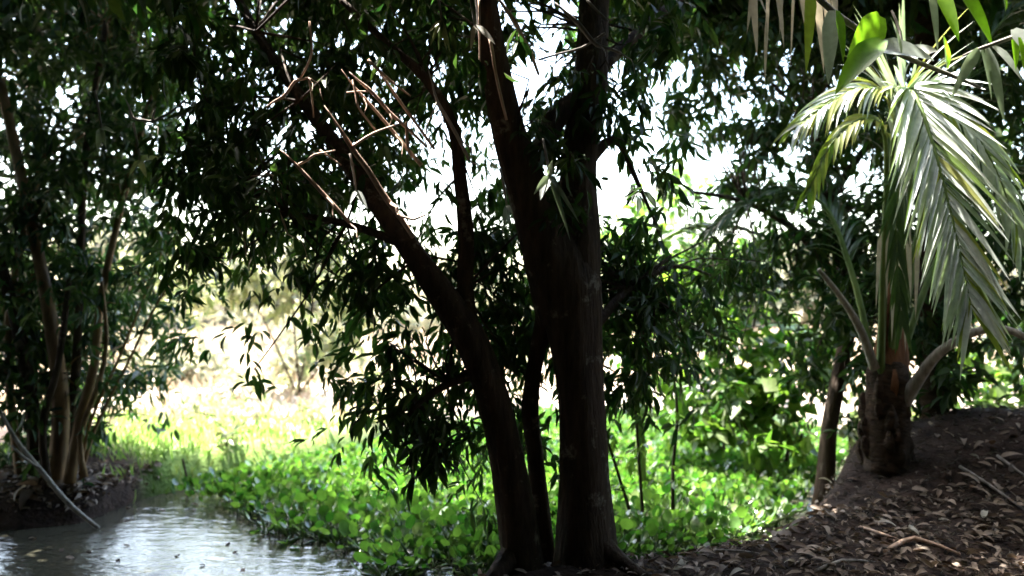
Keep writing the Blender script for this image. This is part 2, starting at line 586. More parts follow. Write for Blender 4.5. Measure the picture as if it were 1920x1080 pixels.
limb('root', tree, B, [(960, 1040, 5.05, 44), (925, 1085, 4.9, 32), (890, 1120, 4.8, 16)], 8, .06, 14, .06)

LA = .115 * .044 * .62
cen = cell_centers(330, 1290, -10, 1000, 4.4, 7.6, 9, LA, 1.6)
cen += cell_centers(330, 1000, -10, 430, 5.8, 8.4, 9, LA, .55)
hang = ball_centers([tuple(P(1000, 240, 5.0)) + (.2, .15, .25), tuple(P(1085, 170, 5.15)) + (.16, .15, .22), tuple(P(960, 130, 4.95)) + (.18, .15, .2), tuple(P(1050, 300, 5.05)) + (.18, .15, .2), tuple(P(1200, 560, 5.9)) + (.32, .4, .38), tuple(P(1300, 600, 6.6)) + (.36, .35, .34), tuple(P(1380, 490, 6.8)) + (.38, .3, .24), tuple(P(1240, 690, 6.2)) + (.22, .3, .2), tuple(P(1200, 330, 5.75)) + (.16, .2, .12), tuple(P(1235, 430, 5.9)) + (.16, .2, .14), tuple(P(1330, 515, 6.2)) + (.24, .2, .14), tuple(P(1150, 240, 5.6)) + (.14, .2, .1), tuple(P(790, 800, 4.95)) + (.34, .3, .26), tuple(P(820, 870, 4.95)) + (.14, .2, .16), tuple(P(720, 740, 5.0)) + (.2, .25, .16), tuple(P(850, 690, 5.5)) + (.24, .2, .3),
                     tuple(P(690, 520, 5.2)) + (.3, .3, .22), tuple(P(1190, 620, 5.7)) + (.22, .3, .4), tuple(P(1180, 480, 5.6)) + (.2, .3, .25), tuple(P(960, 640, 5.6)) + (.25, .3, .5), tuple(P(910, 480, 5.7)) + (.3, .3, .35)], 250)
cen = np.vstack([np.array(cen), hang])
starts = [P(u, v, d) for u, v, d in [(780, 485, 4.95), (715, 395, 4.9), (640, 300, 4.85), (560, 190, 4.8), (480, 60, 4.8), (872, 540, 5.1), (862, 330, 5.1), (800, 150, 5.1), (955, 250, 5.15), (920, 70, 5.05), (1084, 350, 5.35), (1108, 160, 5.4), (1112, 60, 5.45), (1200, 60, 5.6), (1180, 540, 5.6), (840, 720, 5), (780, 760, 4.9), (650, 420, 5.2), (540, 400, 5.5), (430, 380, 5.9)]]
# the rest of the crown, above and behind the picture's upper edge
zc = lambda p: p[:, 2] > CAM_H + .36 * np.maximum(p[:, 1], 0) + .32
over = slab_centers(17000, -5.6, 1.1, -3.5, 8.6, 3.4, 6.8, lambda p: zc(p) & ((((p[:, 0] + 1.8) / 4.6) ** 2 + ((p[:, 1] - 2.6) / 6.2) ** 2 + ((p[:, 2] - 4.6) / 2.3) ** 2) < 1))
over = np.vstack([over, slab_centers(450, -4.2, -.3, 7.4, 9.4, 4.5, 6)])  # slab added to the crown to dapple the near hyacinth with shade
SUNV = np.array(sdir)


def light_gap(pts, gaps):
    """open shafts in the crown where the photograph shows sun falling on twigs and leaves below it"""
    keep = np.ones(len(pts), bool)
    for (u, v, d, r) in gaps:
        w = pts - np.array(P(u, v, d))
        tt = w @ SUNV
        keep &= ~((np.linalg.norm(w - tt[:, None] * SUNV, axis=1) < r) & (tt > .05))
    return pts[keep]


GAPS = [(690, 320, 4.4, .42), (640, 240, 4.4, .34), (740, 395, 4.4, .34), (590, 345, 4.5, .36), (640, 400, 4.5, .3), (725, 205, 4.5, .32), (545, 165, 4.6, .2), (1040, 365, 4.6, .26), (828, 70, 4.4, .22), (910, 65, 4.5, .25), (1080, 70, 4.6, .25), (955, 150, 4.7, .2), (290, 215, 5.5, .25)]
cen, over = light_gap(cen, GAPS), light_gap(over, GAPS)
link('twig', tri_mesh('twig', *twig_net(starts, cen[cen[:, 1] > 5.0], 260, .010)), B, tree)
cr = join([sprigs(cen, 9, .115, .036, T_LANCE, .2, .9, .5), sprigs(over, 8, .23, .085, T_SIMPLE, .3, .6)])
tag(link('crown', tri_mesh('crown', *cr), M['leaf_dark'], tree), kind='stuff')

# ------------------------------------------------------------------ clump of canes on the left bank
lx, ly = -4.35, 8.0
clump = empty('cane_clump', (lx, ly, gz(lx, ly)))
tag(clump, 'thicket of brown leaning canes with dark leaves on the left bank', 'thicket')
CS = M['bamboo_stem']
for k, (b, w) in enumerate([([(105, 905, 7.9), (115, 760, 7.9), (95, 600, 7.9), (60, 420, 8.0), (0, 150, 8.1)], 34),
                            ([(70, 905, 8.0), (60, 760, 8.0), (30, 600, 8.0), (-30, 380, 8.0)], 30),
                            ([(130, 905, 7.8), (150, 790, 7.8), (178, 680, 7.8), (190, 560, 7.8), (230, 380, 7.9), (300, 120, 8.0)], 22),
                            ([(150, 900, 7.85), (180, 800, 7.85), (240, 680, 7.8), (300, 560, 7.8), (390, 430, 7.8)], 7),
                            ([(150, 890, 7.9), (170, 790, 7.9), (215, 690, 7.9), (265, 570, 7.9), (330, 400, 7.9)], 7),
                            ([(120, 900, 8.1), (140, 720, 8.1), (150, 560, 8.1), (160, 300, 8.2), (200, 40, 8.3)], 20),
                            ([(40, 900, 8.1), (20, 740, 8.1), (20, 560, 8.1), (80, 300, 8.2)], 18),
                            ([(90, 905, 7.7), (80, 800, 7.7), (110, 680, 7.7), (130, 520, 7.7)], 16),
                            ([(160, 895, 7.75), (150, 820, 7.75), (185, 720, 7.7), (200, 640, 7.7), (190, 520, 7.7)], 12)]):
    limb('cane', clump, CS if k % 2 == 0 or k == 3 else M['bark'], [(u, v, d, w * (1 - .12 * i)) for i, (u, v, d) in enumerate(b)], 7, .04, 20 + k, .15)
cenL = np.array(cell_centers(-80, 330, -10, 980, 7.6, 9.6, 8, .15 * .048 * .62, 2.0))
more = slab_centers(900, -9.5, -4.8, 6.6, 10.5, .8, 6.5)  # foliage thickened out to the left to keep sun off the clump
above = slab_centers(1500, -9.5, -4.2, 6.6, 10.8, 4.4, 7.0)
link('twig', tri_mesh('twig', *twig_net([P(115, 700, 7.9), P(60, 420, 8), P(178, 680, 7.8), P(230, 380, 7.9), P(300, 560, 7.8), P(150, 560, 8.1), P(200, 40, 8.3), P(20, 560, 8.1), P(80, 300, 8.2)], cenL, 160, .009)), CS, clump)
tag(link('foliage', tri_mesh('foliage', *join([sprigs(cenL, 8, .15, .048, T_LANCE, .25, .6), sprigs(np.vstack([more, above]), 8, .26, .08, T_SIMPLE, .3, .5)])), M['leaf_blue'], clump), kind='stuff')

# ------------------------------------------------------------------ shaded trees behind the palm on the right
rt = empty('broadleaf_tree', (P(1560, 870, 8.2).x, 8.2, gz(3.3, 8.2)))
tag(rt, 'slim dark tree with a curved trunk just left of the palm stump', 'tree')
limb('trunk', rt, B, [(1542, 975, 8.2, 46), (1549, 890, 8.2, 34), (1556, 800, 8.2, 30), (1575, 700, 8.25, 28), (1590, 610, 8.3, 28), (1578, 500, 8.3, 26), (1550, 380, 8.3, 24), (1530, 240, 8.3, 22), (1540, 60, 8.3, 18), (1560, -120, 8.3, 12)], 10, .06, 31, .12)
limb('limb', rt, B, [(1580, 540, 8.3, 20), (1500, 440, 8.0, 14), (1400, 380, 7.7, 10), (1300, 360, 7.5, 6)], 7, .05, 32, .15)
limb('limb', rt, B, [(1552, 380, 8.3, 18), (1640, 260, 8.6, 12), (1740, 200, 8.9, 9), (1850, 180, 9.1, 6)], 7, .05, 33, .15)
cenR = np.array(cell_centers(1290, 1990, -10, 830, 7.1, 9.3, 8, .14 * .054 * .62, 1.35))
upR = np.vstack([slab_centers(1100, .8, 8.5, 8.2, 9.8, 4.7, 7.0), slab_centers(1000, 4.2, 9, 3.5, 8.4, 4.4, 6.6), slab_centers(1200, .9, 4.4, 6.9, 8.4, 4.5, 5.8)])  # unseen crown foliage, partly added to keep sun and sky off the mound
sideR = slab_centers(700, 6.0, 10, 7, 11, .6, 5)
link('twig', tri_mesh('twig', *twig_net([P(1590, 610, 8.3), P(1550, 380, 8.3), P(1530, 240, 8.3), P(1400, 380, 7.7), P(1500, 440, 8), P(1640, 260, 8.6), P(1740, 200, 8.9), P(1850, 180, 9.1)], cenR, 200, .010)), B, rt)
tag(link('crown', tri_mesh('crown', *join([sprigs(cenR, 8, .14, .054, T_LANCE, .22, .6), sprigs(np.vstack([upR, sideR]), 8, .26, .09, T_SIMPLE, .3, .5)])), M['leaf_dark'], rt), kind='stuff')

# ------------------------------------------------------------------ palms
def blade(base, d, nrm, length, width, droop, n=6):
    """one folded palm leaflet, bending down along its length"""
    base, d, nrm = Vector(base), Vector(d).normalized(), Vector(nrm)
    V, F = [], []
    p = base.copy()
    for i in range(n + 1):
        t = i / n
        s = d.cross(nrm)
        s.normalize()
        up = s.cross(d).normalized()
        w = width * .5 * (min(1, .35 + 3.2 * t) * (1 - t ** 2.2) + .02)
        V += [p - s * w + up * w * .35, p.copy(), p + s * w + up * w * .35]
        p = p + d * (length / n)
        d = (d + Vector((0, 0, -droop / n))).normalized()
    for i in range(n):
        a = i * 3
        F += [(a, a + 1, a + 4), (a, a + 4, a + 3), (a + 1, a + 2, a + 5), (a + 1, a + 5, a + 4)]
    return np.array([tuple(v) for v in V]), np.array(F)


def frond(parent, pts, rad, n, length, width, mat, rmat, separate, face=(0, -1, .3), droop=1.2, ang=.75, start=.2, lseed=0, label=None, tip_only=False):
    """rachis with two rows of leaflets; separate=True makes every leaflet an object of its own"""
    rr = random.Random(lseed)
    cp_, cr_ = resample(pts, rad, .05)
    fr = link('frond', tri_mesh('frond', *tube(pts, rad, 7, .08)), rmat, parent)
    if label:
        fr['label'] = label
    m_ = len(cp_)
    face = Vector(face).normalized()
    parts = []
    for k in range(n):
        t = start + (1 - start) * (k + .5) / n
        i = min(m_ - 2, int(t * (m_ - 1)))
        tan_ = (cp_[i + 1] - cp_[i]).normalized()
        side = tan_.cross(face).normalized()
        for s in (-1, 1):
            a = ang * (1 - .55 * t) * rr.uniform(.8, 1.2)
            d = tan_ * math.cos(a) + side * (s * math.sin(a)) + face * rr.uniform(-.05, .22)
            ll = length * (.55 + .45 * math.sin(math.pi * min(1, .18 + .8 * t))) * rr.uniform(.8, 1.1)
            nn = face + side * (s * -.25) + Vector((rr.gauss(0, .18), rr.gauss(0, .18), rr.gauss(0, .18)))
            g = blade(cp_[i], d, nn, ll, width * rr.uniform(.8, 1.15), droop * rr.uniform(.6, 1.3))
            if separate:
                lm = mat if not isinstance(mat, (list, tuple)) else rr.choice(mat)
                link('leaflet', tri_mesh('leaflet', *g), lm, fr)
            else:
                parts.append(g)
    if parts:
        lm = mat if not isinstance(mat, (list, tuple)) else mat[0]
        tag(link('leaflet_fan', tri_mesh('leaflet_fan', *join(parts)), lm, fr), kind='stuff')
    return fr


px, py = P(1660, 850, 6.7).x, 6.7
palm = empty('palm', (px, py, gz(px, py)))
tag(palm, 'young palm with stout stump and silvery sunlit frond on the mound', 'palm')
limb('trunk', palm, M['palm_bark'], [(1662, 880, 6.7, 86), (1662, 840, 6.7, 80), (1662, 760, 6.7, 76), (1664, 700, 6.7, 78), (1666, 676, 6.7, 58)], 14, .10, 41, .04)
limb('crownshaft', palm, M['husk'], [(1664, 705, 6.7, 70), (1667, 670, 6.7, 62), (1670, 610, 6.68, 40), (1674, 540, 6.65, 24), (1678, 470, 6.6, 10)], 12, .12, 42, .05)
for k in range(30):       # broken leaf bases wrapped round the trunk
    a = k * 2.4 + random.gauss(0, .2)
    z0 = gz(px, py) + .03 + k * .022
    rr_ = .185 - .0016 * k
    c = Vector((px + rr_ * .74 * math.cos(a), py + rr_ * .74 * math.sin(a), z0))
    ln = random.uniform(.10, .2)
    tip = c + Vector((.05 * math.cos(a), .05 * math.sin(a), ln))
    link('leaf_base', tri_mesh('leaf_base', *tube([c, (c + tip) / 2 + Vector((.03 * math.cos(a), .03 * math.sin(a), -.01)), tip], [.06, .04, random.uniform(.008, .02)], 6, .04, .3, k)), M['husk'] if k > 25 else M['palm_bark'], palm)
PT, PD = M['petiole'], [M['palm_sheen']] * 7 + [M['palm_leaf']]
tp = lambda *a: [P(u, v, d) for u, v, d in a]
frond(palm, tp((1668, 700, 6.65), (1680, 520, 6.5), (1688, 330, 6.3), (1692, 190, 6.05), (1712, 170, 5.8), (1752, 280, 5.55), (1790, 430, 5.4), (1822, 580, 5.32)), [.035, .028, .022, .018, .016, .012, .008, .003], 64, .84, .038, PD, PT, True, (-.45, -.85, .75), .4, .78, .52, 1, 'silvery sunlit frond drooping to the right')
frond(palm, tp((1650, 700, 6.65), (1660, 500, 6.55), (1672, 320, 6.4), (1670, 190, 6.2), (1620, 165, 6.0), (1560, 190, 5.9), (1500, 235, 5.8)), [.035, .028, .022, .016, .012, .008, .003], 42, .58, .034, [M['palm_leaf'], M['palm_leaf'], M['palm_sheen']], PT, True, (.1, -.6, .9), 1.2, .7, .58, 2, 'yellow green frond arching to the left')
frond(palm, tp((1672, 700, 6.7), (1700, 540, 6.7), (1730, 380, 6.6), (1720, 300, 6.3), (1690, 330, 6.1), (1680, 430, 6.0), (1690, 600, 5.95)), [.03, .026, .02, .015, .012, .008, .003], 26, .48, .036, [M['palm_shaded'], M['palm_leaf'], M['palm_shaded']], PT, False, (-.2, -1, .4), .7, .45, .5, 3, 'shaded green frond hanging in front of the stump')
frond(palm, tp((1674, 700, 6.68), (1696, 520, 6.5), (1706, 340, 6.25), (1702, 200, 6.05), (1740, 165, 5.85), (1800, 210, 5.7), (1868, 320, 5.6), (1912, 450, 5.55)), [.032, .026, .02, .017, .014, .011, .007, .003], 30, .5, .034, PD, PT, True, (-.5, -.7, .9), .7, .6, .56, 4, 'frond with painted silvery sheen spreading to the right edge')
frond(palm, tp((1652, 700, 6.6), (1655, 520, 6.45), (1662, 340, 6.25), (1655, 240, 6.0), (1610, 225, 5.8), (1555, 275, 5.7), (1515, 360, 5.65)), [.032, .026, .02, .015, .012, .008, .003], 20, .36, .036, [M['palm_leaf'], M['palm_leaf'], M['palm_shaded']], PT, False, (.2, -.7, .8), 1.3, .6, .62, 5, 'lower yellow green frond curving down to the left')
for k, (u, v, u2, v2, w) in enumerate([(1668, 420, 1662, 560, 12), (1684, 400, 1690, 590, 10), (1700, 410, 1708, 560, 12), (1720, 450, 1716, 600, 10), (1650, 430, 1642, 580, 9), (1676, 470, 1672, 640, 9), (1692, 500, 1698, 660, 8)]):
    a_, b_ = P(u, v, 6.05), P(u2, v2, 6.0)
    link('dry_leaflet', tri_mesh('dry_leaflet', *blade(a_, b_ - a_, (random.uniform(-.4, .4), -1, .3), (b_ - a_).length, PX(w, 6), .05)), M['straw'], palm)
for k, tip in enumerate([((1640, 700, 6.7), (1600, 520, 6.9), (1540, 380, 7.1), (1440, 360, 7.3), (1330, 430, 7.4)),
                         ((1680, 700, 6.8), (1760, 480, 7.0), (1860, 330, 7.2), (1980, 330, 7.3), (2080, 450, 7.4)),
                         ((1668, 700, 6.8), (1672, 420, 7.0), (1660, 140, 7.3), (1640, -120, 7.6), (1600, -260, 8.2)),
                         ((1676, 700, 6.75), (1730, 420, 6.9), (1800, 180, 7.0), (1900, 20, 7.0), (2040, -20, 7.0))]):
    frond(palm, tp(*tip), [.034, .026, .018, .01, .004], 34, .5, .036, M['palm_shaded'], PT, False, (0, -.5, 1), 1.4, .8, .35, 10 + k)
limb('dry_petiole', palm, M['grey_wood'], [(1690, 760, 6.62, 30), (1722, 710, 6.5, 22), (1762, 660, 6.35, 19), (1830, 622, 6.2, 16), (1900, 622, 6.1, 14), (1970, 670, 6.0, 12)], 9, .05, 45, .06)
limb('dry_petiole', palm, M['grey_wood'], [(1640, 690, 6.6, 20), (1612, 615, 6.5, 16), (1575, 555, 6.4, 12), (1535, 505, 6.3, 8)], 7, .05, 46, .08)

px, py = P(1752, 830, 7.6).x, 7.6
palm2 = empty('palm', (px, py, gz(px, py)))
tag(palm2, 'dark slender palm trunk standing behind the stump on the right', 'palm')
limb('trunk', palm2, M['palm_bark'], [(1754, 870, 7.6, 64), (1752, 760, 7.6, 52), (1748, 640, 7.6, 46), (1744, 480, 7.65, 44), (1740, 260, 7.7, 42), (1738, 40, 7.7, 40), (1736, -160, 7.7, 40)], 12, .06, 48, .08)
for k, (dx, dy) in enumerate([(-1, .2), (.9, .6), (.3, -1), (-.5, -.9), (1, -.4), (-.7, .8)]):
    b = P(1736, -160, 7.7)
    h = Vector((dx, dy, 0))
    frond(palm2, [b, b + h * .5 + Vector((0, 0, .7)), b + h * 1.1 + Vector((0, 0, .8)), b + h * 1.8 + Vector((0, 0, .2)), b + h * 2.2 + Vector((0, 0, -.6))], [.035, .028, .02, .012, .004], 30, .5, .04, M['palm_shaded'], PT, False, (0, 0, 1), 1.4, .9, .25, 30 + k)

# dark arching frond between the middle tree and the palm
px, py = P(1230, 800, 8.6).x, 8.6
fp = empty('palm', (px, py, WATER))
tag(fp, 'low dark palm shoot arching over the green plants right of the middle tree', 'palm')
limb('stem', fp, M['petiole'], [(1205, 960, 8.6, 22), (1200, 800, 8.55, 18), (1196, 640, 8.5, 14), (1204, 540, 8.4, 12)], 8, .04, 50, .1)
frond(fp, tp((1204, 545, 8.4), (1225, 470, 8.3), (1290, 428, 8.2), (1370, 425, 8.1), (1450, 450, 8.0)), [.03, .028, .024, .016, .006], 26, .42, .04, M['palm_shaded'], PT, False, (0, -.3, 1), 1.8, .8, .2, 60)

# ------------------------------------------------------------------ long-leaved branches hanging into the upper right corner
def big_leaf(name, parent, mat, u, v, d, u2, v2, d2, width_px, droop=.3, face=(0, -1, .35), n=8):
    a, b = P(u, v, d), P(u2, v2, d2)
    return link(name, tri_mesh(name, *blade(a, b - a, face, (b - a).length * 1.04, PX(width_px, d), droop, n)), mat, parent)


c0 = P(1530, -40, 4.4)
hb = empty('leafy_branch', c0)
tag(hb, 'long thin branch with broad green and grey leaves across the upper right corner', 'branch')
limb('stem', hb, M['grey_wood'], [(1500, -40, 4.5, 13), (1560, 20, 4.45, 12), (1640, 75, 4.4, 11), (1700, 108, 4.35, 10), (1780, 140, 4.35, 8), (1840, 165, 4.3, 5)], 7, .04, 70, .06)
limb('twig', hb, M['grey_wood'], [(1692, 104, 4.36, 8), (1688, 60, 4.4, 6), (1672, 20, 4.45, 4)], 5, .0, 71, .06)
for (mt, u, v, u2, v2, w, fx) in [('cane_leaf', 1650, 30, 1575, 135, 60, .5), ('cane_leaf', 1655, 75, 1560, 160, 54, -.4), ('cane_grey', 1640, 90, 1752, 98, 52, .2), ('cane_leaf', 1775, 130, 1768, 60, 34, .3),
                                  ('cane_grey', 1700, 108, 1756, 88, 40, -.3), ('cane_grey', 1690, 100, 1672, 28, 16, .2), ('cane_leaf', 1790, -30, 1868, 78, 44, .3), ('cane_leaf', 1760, -20, 1802, 70, 28, -.3),
                                  ('cane_grey', 1742, -30, 1760, 90, 20, .3), ('cane_leaf', 1570, 20, 1582, 112, 24, .5), ('cane_grey', 1560, 20, 1552, 150, 32, -.4), ('palm_leaf', 1520, -30, 1510, 130, 26, .3)]:
    dd = 4.35 + random.uniform(-.15, .15)
    big_leaf('leaf', hb, M[mt], u, v, dd, u2, v2, dd - .12, w, .35, (fx, -1, .5))
c0 = P(1930, 60, 4.2)
hb2 = empty('leafy_branch', c0)
tag(hb2, 'grey drooping leaves on a twig at the right edge above the palm frond', 'branch')
limb('stem', hb2, M['grey_wood'], [(1990, 20, 4.2, 10), (1920, 60, 4.2, 9), (1870, 80, 4.2, 8), (1835, 92, 4.2, 6), (1805, 105, 4.2, 4)], 6, .04, 72, .06)
for (mt, u, v, u2, v2, w, fx) in [('cane_grey', 1835, 92, 1776, 172, 24, .4), ('cane_grey', 1850, 90, 1888, 222, 22, -.2), ('cane_grey', 1860, 86, 1925, 145, 26, .3), ('cane_grey', 1840, 92, 1862, 180, 14, .5),
                                  ('cane_leaf', 1900, 60, 1905, 125, 20, .3), ('cane_grey', 1900, 55, 1945, 110, 30, -.3), ('cane_leaf', 1885, 20, 1875, -40, 26, .2), ('cane_leaf', 1910, 70, 1935, 190, 20, .4)]:
    dd = 4.2 + random.uniform(-.1, .1)
    big_leaf('leaf', hb2, M[mt], u, v, dd, u2, v2, dd - .1, w, .45, (fx, -1, .5))
c0 = P(1470, -60, 4.9)
st = empty('hanging_strips', c0)
tag(st, 'bunch of dry pale leaf strips hanging at the top edge left of the palm', 'dry leaves')
limb('stem', st, M['dead_wood'], [(1400, -60, 4.9, 10), (1470, -50, 4.9, 10), (1580, -60, 4.9, 8)], 6, .04, 73, .06)
for (u, v, u2, v2, w) in [(1400, -55, 1438, 25, 12), (1408, -55, 1420, 100, 16), (1440, -52, 1436, 120, 9), (1452, -52, 1470, 85, 16), (1466, -50, 1462, 60, 10), (1500, -52, 1508, 40, 16), (1525, -52, 1545, 130, 20), (1540, -52, 1556, 70, 22), (1436, 40, 1434, 160, 7), (1560, -55, 1570, 60, 14), (1415, -55, 1400, 60, 12), (1488, -52, 1482, 120, 8)]:
    dd = 4.9 + random.uniform(-.15, .15)
    big_leaf('strip', st, M['straw'], u, v, dd, u2, v2, dd - .05, w, .1, (random.uniform(-.6, .6), -1, .3))

# ------------------------------------------------------------------ dead twigs and pale leaf tufts caught in the crown
def crook(pts):
    """kinks between the given points, as in dry wood"""
    out = [pts[0]]
    for a, b in zip(pts, pts[1:]):
        out.append(tuple((p_ + q_) / 2 + (random.gauss(0, .8) if i < 2 else random.gauss(0, .004) if i == 2 else 0) for i, (p_, q_) in enumerate(zip(a, b))))
        out.append(b)
    return out


def dead_branch(label, main, twigs, mat='dead_wood', seed=0):
    o = empty('dead_branch', P(*main[0][:3]))
    tag(o, label, 'dead branch', 'dead branches caught in the crown')
    main = [main[0][:3] + (main[0][3] * .4,)] + main[1:]
    limb('stem', o, M[mat], crook(main), 6, .12, seed, .05)
    for k, tw in enumerate(twigs):
        limb('twig', o, M[mat], crook(tw), 5, .1, seed + k + 1, .05)
    for k in range(2):
        u, v, d, w = random.choice(main[1:])
        a = random.uniform(.5, 1.3)
        ln = random.uniform(25, 60)
        limb('twig', o, M[mat], crook([(u, v, d, w * .5), (u + .5 * ln * math.cos(a), v + .5 * ln * math.sin(a), d - .05, w * .4), (u + ln * math.cos(a + .4), v + ln * math.sin(a + .4), d - .1, w * .2)]), 5, .1, seed + 40 + k, .05)
    return o


dead_branch('longest bare pinkish twig, ending on the left leaning trunk', [(608, 198, 4.4, 5), (650, 262, 4.4, 9), (690, 318, 4.4, 11), (730, 380, 4.4, 12), (775, 445, 4.4, 9)],
            [[(660, 276, 4.4, 6), (700, 250, 4.35, 5), (752, 232, 4.3, 4)], [(745, 405, 4.4, 6), (775, 412, 4.38, 5), (800, 402, 4.35, 3)]], seed=80)
dead_branch('bare brown twig left of the longest one, with a forked end', [(525, 280, 4.5, 6), (565, 320, 4.5, 8), (610, 368, 4.5, 9), (655, 418, 4.5, 7)],
            [[(560, 308, 4.5, 5), (590, 290, 4.45, 5), (628, 282, 4.4, 3)], [(600, 282, 4.45, 5), (640, 310, 4.45, 3)]], seed=84)
dead_branch('tangle of thin forked bare twigs right of the crown centre', [(655, 135, 4.5, 5), (690, 165, 4.5, 7), (730, 210, 4.5, 7), (800, 275, 4.5, 5)],
            [[(690, 112, 4.45, 6), (720, 140, 4.45, 6), (770, 180, 4.45, 3)], [(762, 228, 4.5, 7), (764, 270, 4.5, 6), (772, 295, 4.5, 4)], [(662, 150, 4.5, 5), (672, 200, 4.45, 5), (705, 245, 4.4, 4)], [(650, 174, 4.5, 4), (690, 172, 4.5, 3)]], seed=88)
dead_branch('curved bare twig forking at the upper left of the crown', [(500, 200, 4.6, 5), (530, 182, 4.6, 7), (553, 152, 4.6, 6), (578, 146, 4.6, 4)],
            [[(562, 148, 4.6, 5), (584, 100, 4.6, 5), (580, 40, 4.6, 4)], [(578, 146, 4.6, 4), (586, 190, 4.6, 4), (588, 220, 4.6, 3)]], seed=94)
dead_branch('arched grey twig low in the dark left crown', [(235, 185, 5.5, 4), (250, 222, 5.5, 6), (285, 228, 5.5, 6), (320, 210, 5.5, 5), (350, 185, 5.5, 3)],
            [[(285, 228, 5.5, 5), (292, 200, 5.5, 3)], [(345, 190, 5.5, 4), (375, 205, 5.5, 3)]], 'grey_wood', seed=98)
dead_branch('pale bare twig at the top edge crossing the right trunk', [(1040, 5, 4.6, 8), (1085, 45, 4.6, 9), (1120, 85, 4.6, 8), (1165, 100, 4.6, 5)],
            [[(1135, 62, 4.6, 6), (1090, 90, 4.6, 5), (1010, 112, 4.6, 4)], [(1100, 0, 4.6, 6), (1140, 40, 4.6, 5)]], 'grey_wood', seed=102)
dead_branch('brown twig hanging down between the two upper trunks', [(930, -10, 4.7, 10), (965, 40, 4.7, 10), (990, 90, 4.7, 8), (1010, 140, 4.7, 5)],
            [[(918, 70, 4.7, 7), (928, 130, 4.7, 6), (950, 225, 4.7, 5)], [(898, 0, 4.7, 5), (899, 160, 4.7, 3)]], seed=106)
dead_branch('two thin parallel bare twigs slanting above the longest one', [(640, 130, 4.55, 3), (680, 180, 4.55, 6), (740, 250, 4.55, 7), (790, 310, 4.55, 8)], [[(700, 120, 4.5, 3), (750, 190, 4.5, 6), (815, 280, 4.55, 6)]], seed=116)
dead_branch('thin bare twig hanging between the leaning trunk and the middle stem', [(800, 120, 4.7, 3), (820, 190, 4.7, 6), (860, 260, 4.75, 7), (880, 300, 4.8, 7)], [[(820, 190, 4.7, 4), (800, 240, 4.65, 3), (795, 290, 4.65, 2)]], 'grey_wood', seed=120)
dead_branch('slanting brown twig below the grey arched one', [(470, 330, 5.0, 4), (512, 330, 5.0, 5), (520, 390, 5.0, 5), (540, 440, 5.0, 4)], [[(440, 415, 5.0, 3), (458, 450, 5.0, 4), (462, 480, 5, 3)]], seed=110)


def tuft(label, u, v, d, leaves, mat):
    o = empty('leaf_tuft', P(u, v, d))
    tag(o, label, 'leaf tuft', 'pale leaf tufts hanging in the crown')
    limb('twig', o, M['grey_wood'], [(u - 12, v - 70, d, 5), (u - 4, v - 30, d, 5), (u, v, d, 4)], 5, 0, 3, .05)
    for (u2, v2, w) in leaves:
        big_leaf('leaf', o, M[mat], u, v, d, u2, v2, d - .06, w, .3, (random.uniform(-.5, .5), -1, .45), 5)
    return o


tuft('pale tuft of narrow leaves hanging near the top edge left of the trunks', 828, 38, 4.4, [(806, 82, 9), (822, 92, 9), (838, 90, 10), (846, 96, 9), (800, 60, 8)], 'leaf_pale')
tuft('single long pale brown leaf beside the upper left trunk', 890, 48, 4.5, [(930, 78, 17), (882, 92, 10)], 'straw')
tuft('grey tuft of leaves where the two main trunks part', 1030, 330, 4.6, [(1000, 360, 14), (1012, 372, 22), (1052, 368, 16), (1060, 405, 12), (1046, 350, 12), (1090, 412, 10), (1072, 445, 10), (1035, 300, 14)], 'cane_grey')
tuft('lone oval leaf hanging left of the leaning trunk', 668, 358, 4.5, [(690, 388, 13), (655, 380, 9)], 'cane_grey')
tuft('small pale drooping leaves beside the middle stem', 950, 385, 4.7, [(944, 428, 10), (956, 425, 8), (962, 400, 9)], 'cane_grey')
tuft('pair of pale leaves in the dark crown far left', 190, 240, 5.2, [(182, 282, 14), (215, 245, 11), (200, 275, 9)], 'cane_grey')
tuft('yellowish leaf pair left of the dead twigs', 262, 300, 5.6, [(240, 330, 12), (300, 292, 16), (276, 330, 13)], 'leaf_pale')

# ------------------------------------------------------------------ water hyacinth
def hyacinth_leaf_mesh(seed, h, w):
    rr = random.Random(seed)
    lean = .10 + .10 * rr.random()
    p = [Vector((0, 0, -.02)), Vector((lean * .35, 0, h * .3)), Vector((lean, 0, h * .62))]
    tv = tube(p, [.009, .013, .005], 5, .09)
    d = np.array([[.35 + .3 * rr.random(), .1 * rr.uniform(-1, 1), .8]])
    lv = leaf_arrays(np.array([tuple(p[-1])]), d, np.array([[-.75, rr.uniform(-.2, .2), .5]]), [w], [w * .92], T_ROUND)
    return tri_mesh('hyacinth_leaf', *join([tv, lv]))


HL = [hyacinth_leaf_mesh(k, .18 + .03 * (k % 4), .092 + .010 * (k % 5)) for k in range(10)]
for me in HL:
    me.materials.append(M['hyacinth'])


def in_bed(x, y):
    """the floating mat: left tongue into the open water, all of the pond behind and right of the middle tree"""
    if y > np.interp(x, FX, FY) - .15 or y < np.interp(x, NX, NY) + (.8 if x > .2 else .45):
        return False
    if x < .1 and y < 6.12 + .15 * math.sin(9 * x):
        return False
    left = np.interp(y, [5.8, 6.2, 6.8, 7.4, 8, 8.6, 9.2, 10, 14], [-.5, -.9, -1.45, -2.05, -2.85, -3.3, -3.2, -2.8, -2.2])
    return x > left + .16 * math.sin(5 * y) + .1 * math.sin(11 * y + 1) + (random.random() ** 3) * .7 - .12


spots = []
tries = 0
while len(spots) < 2300 and tries < 60000:
    tries += 1
    y = 5.7 + 9 * random.random() ** 1.15
    x = random.uniform(-3.4, 4.6)
    if not in_bed(x, y):
        continue
    if all((x - a) ** 2 + (y - b) ** 2 > .0095 + .0011 * max(0, y - 7) for a, b in spots):
        spots.append((x, y))


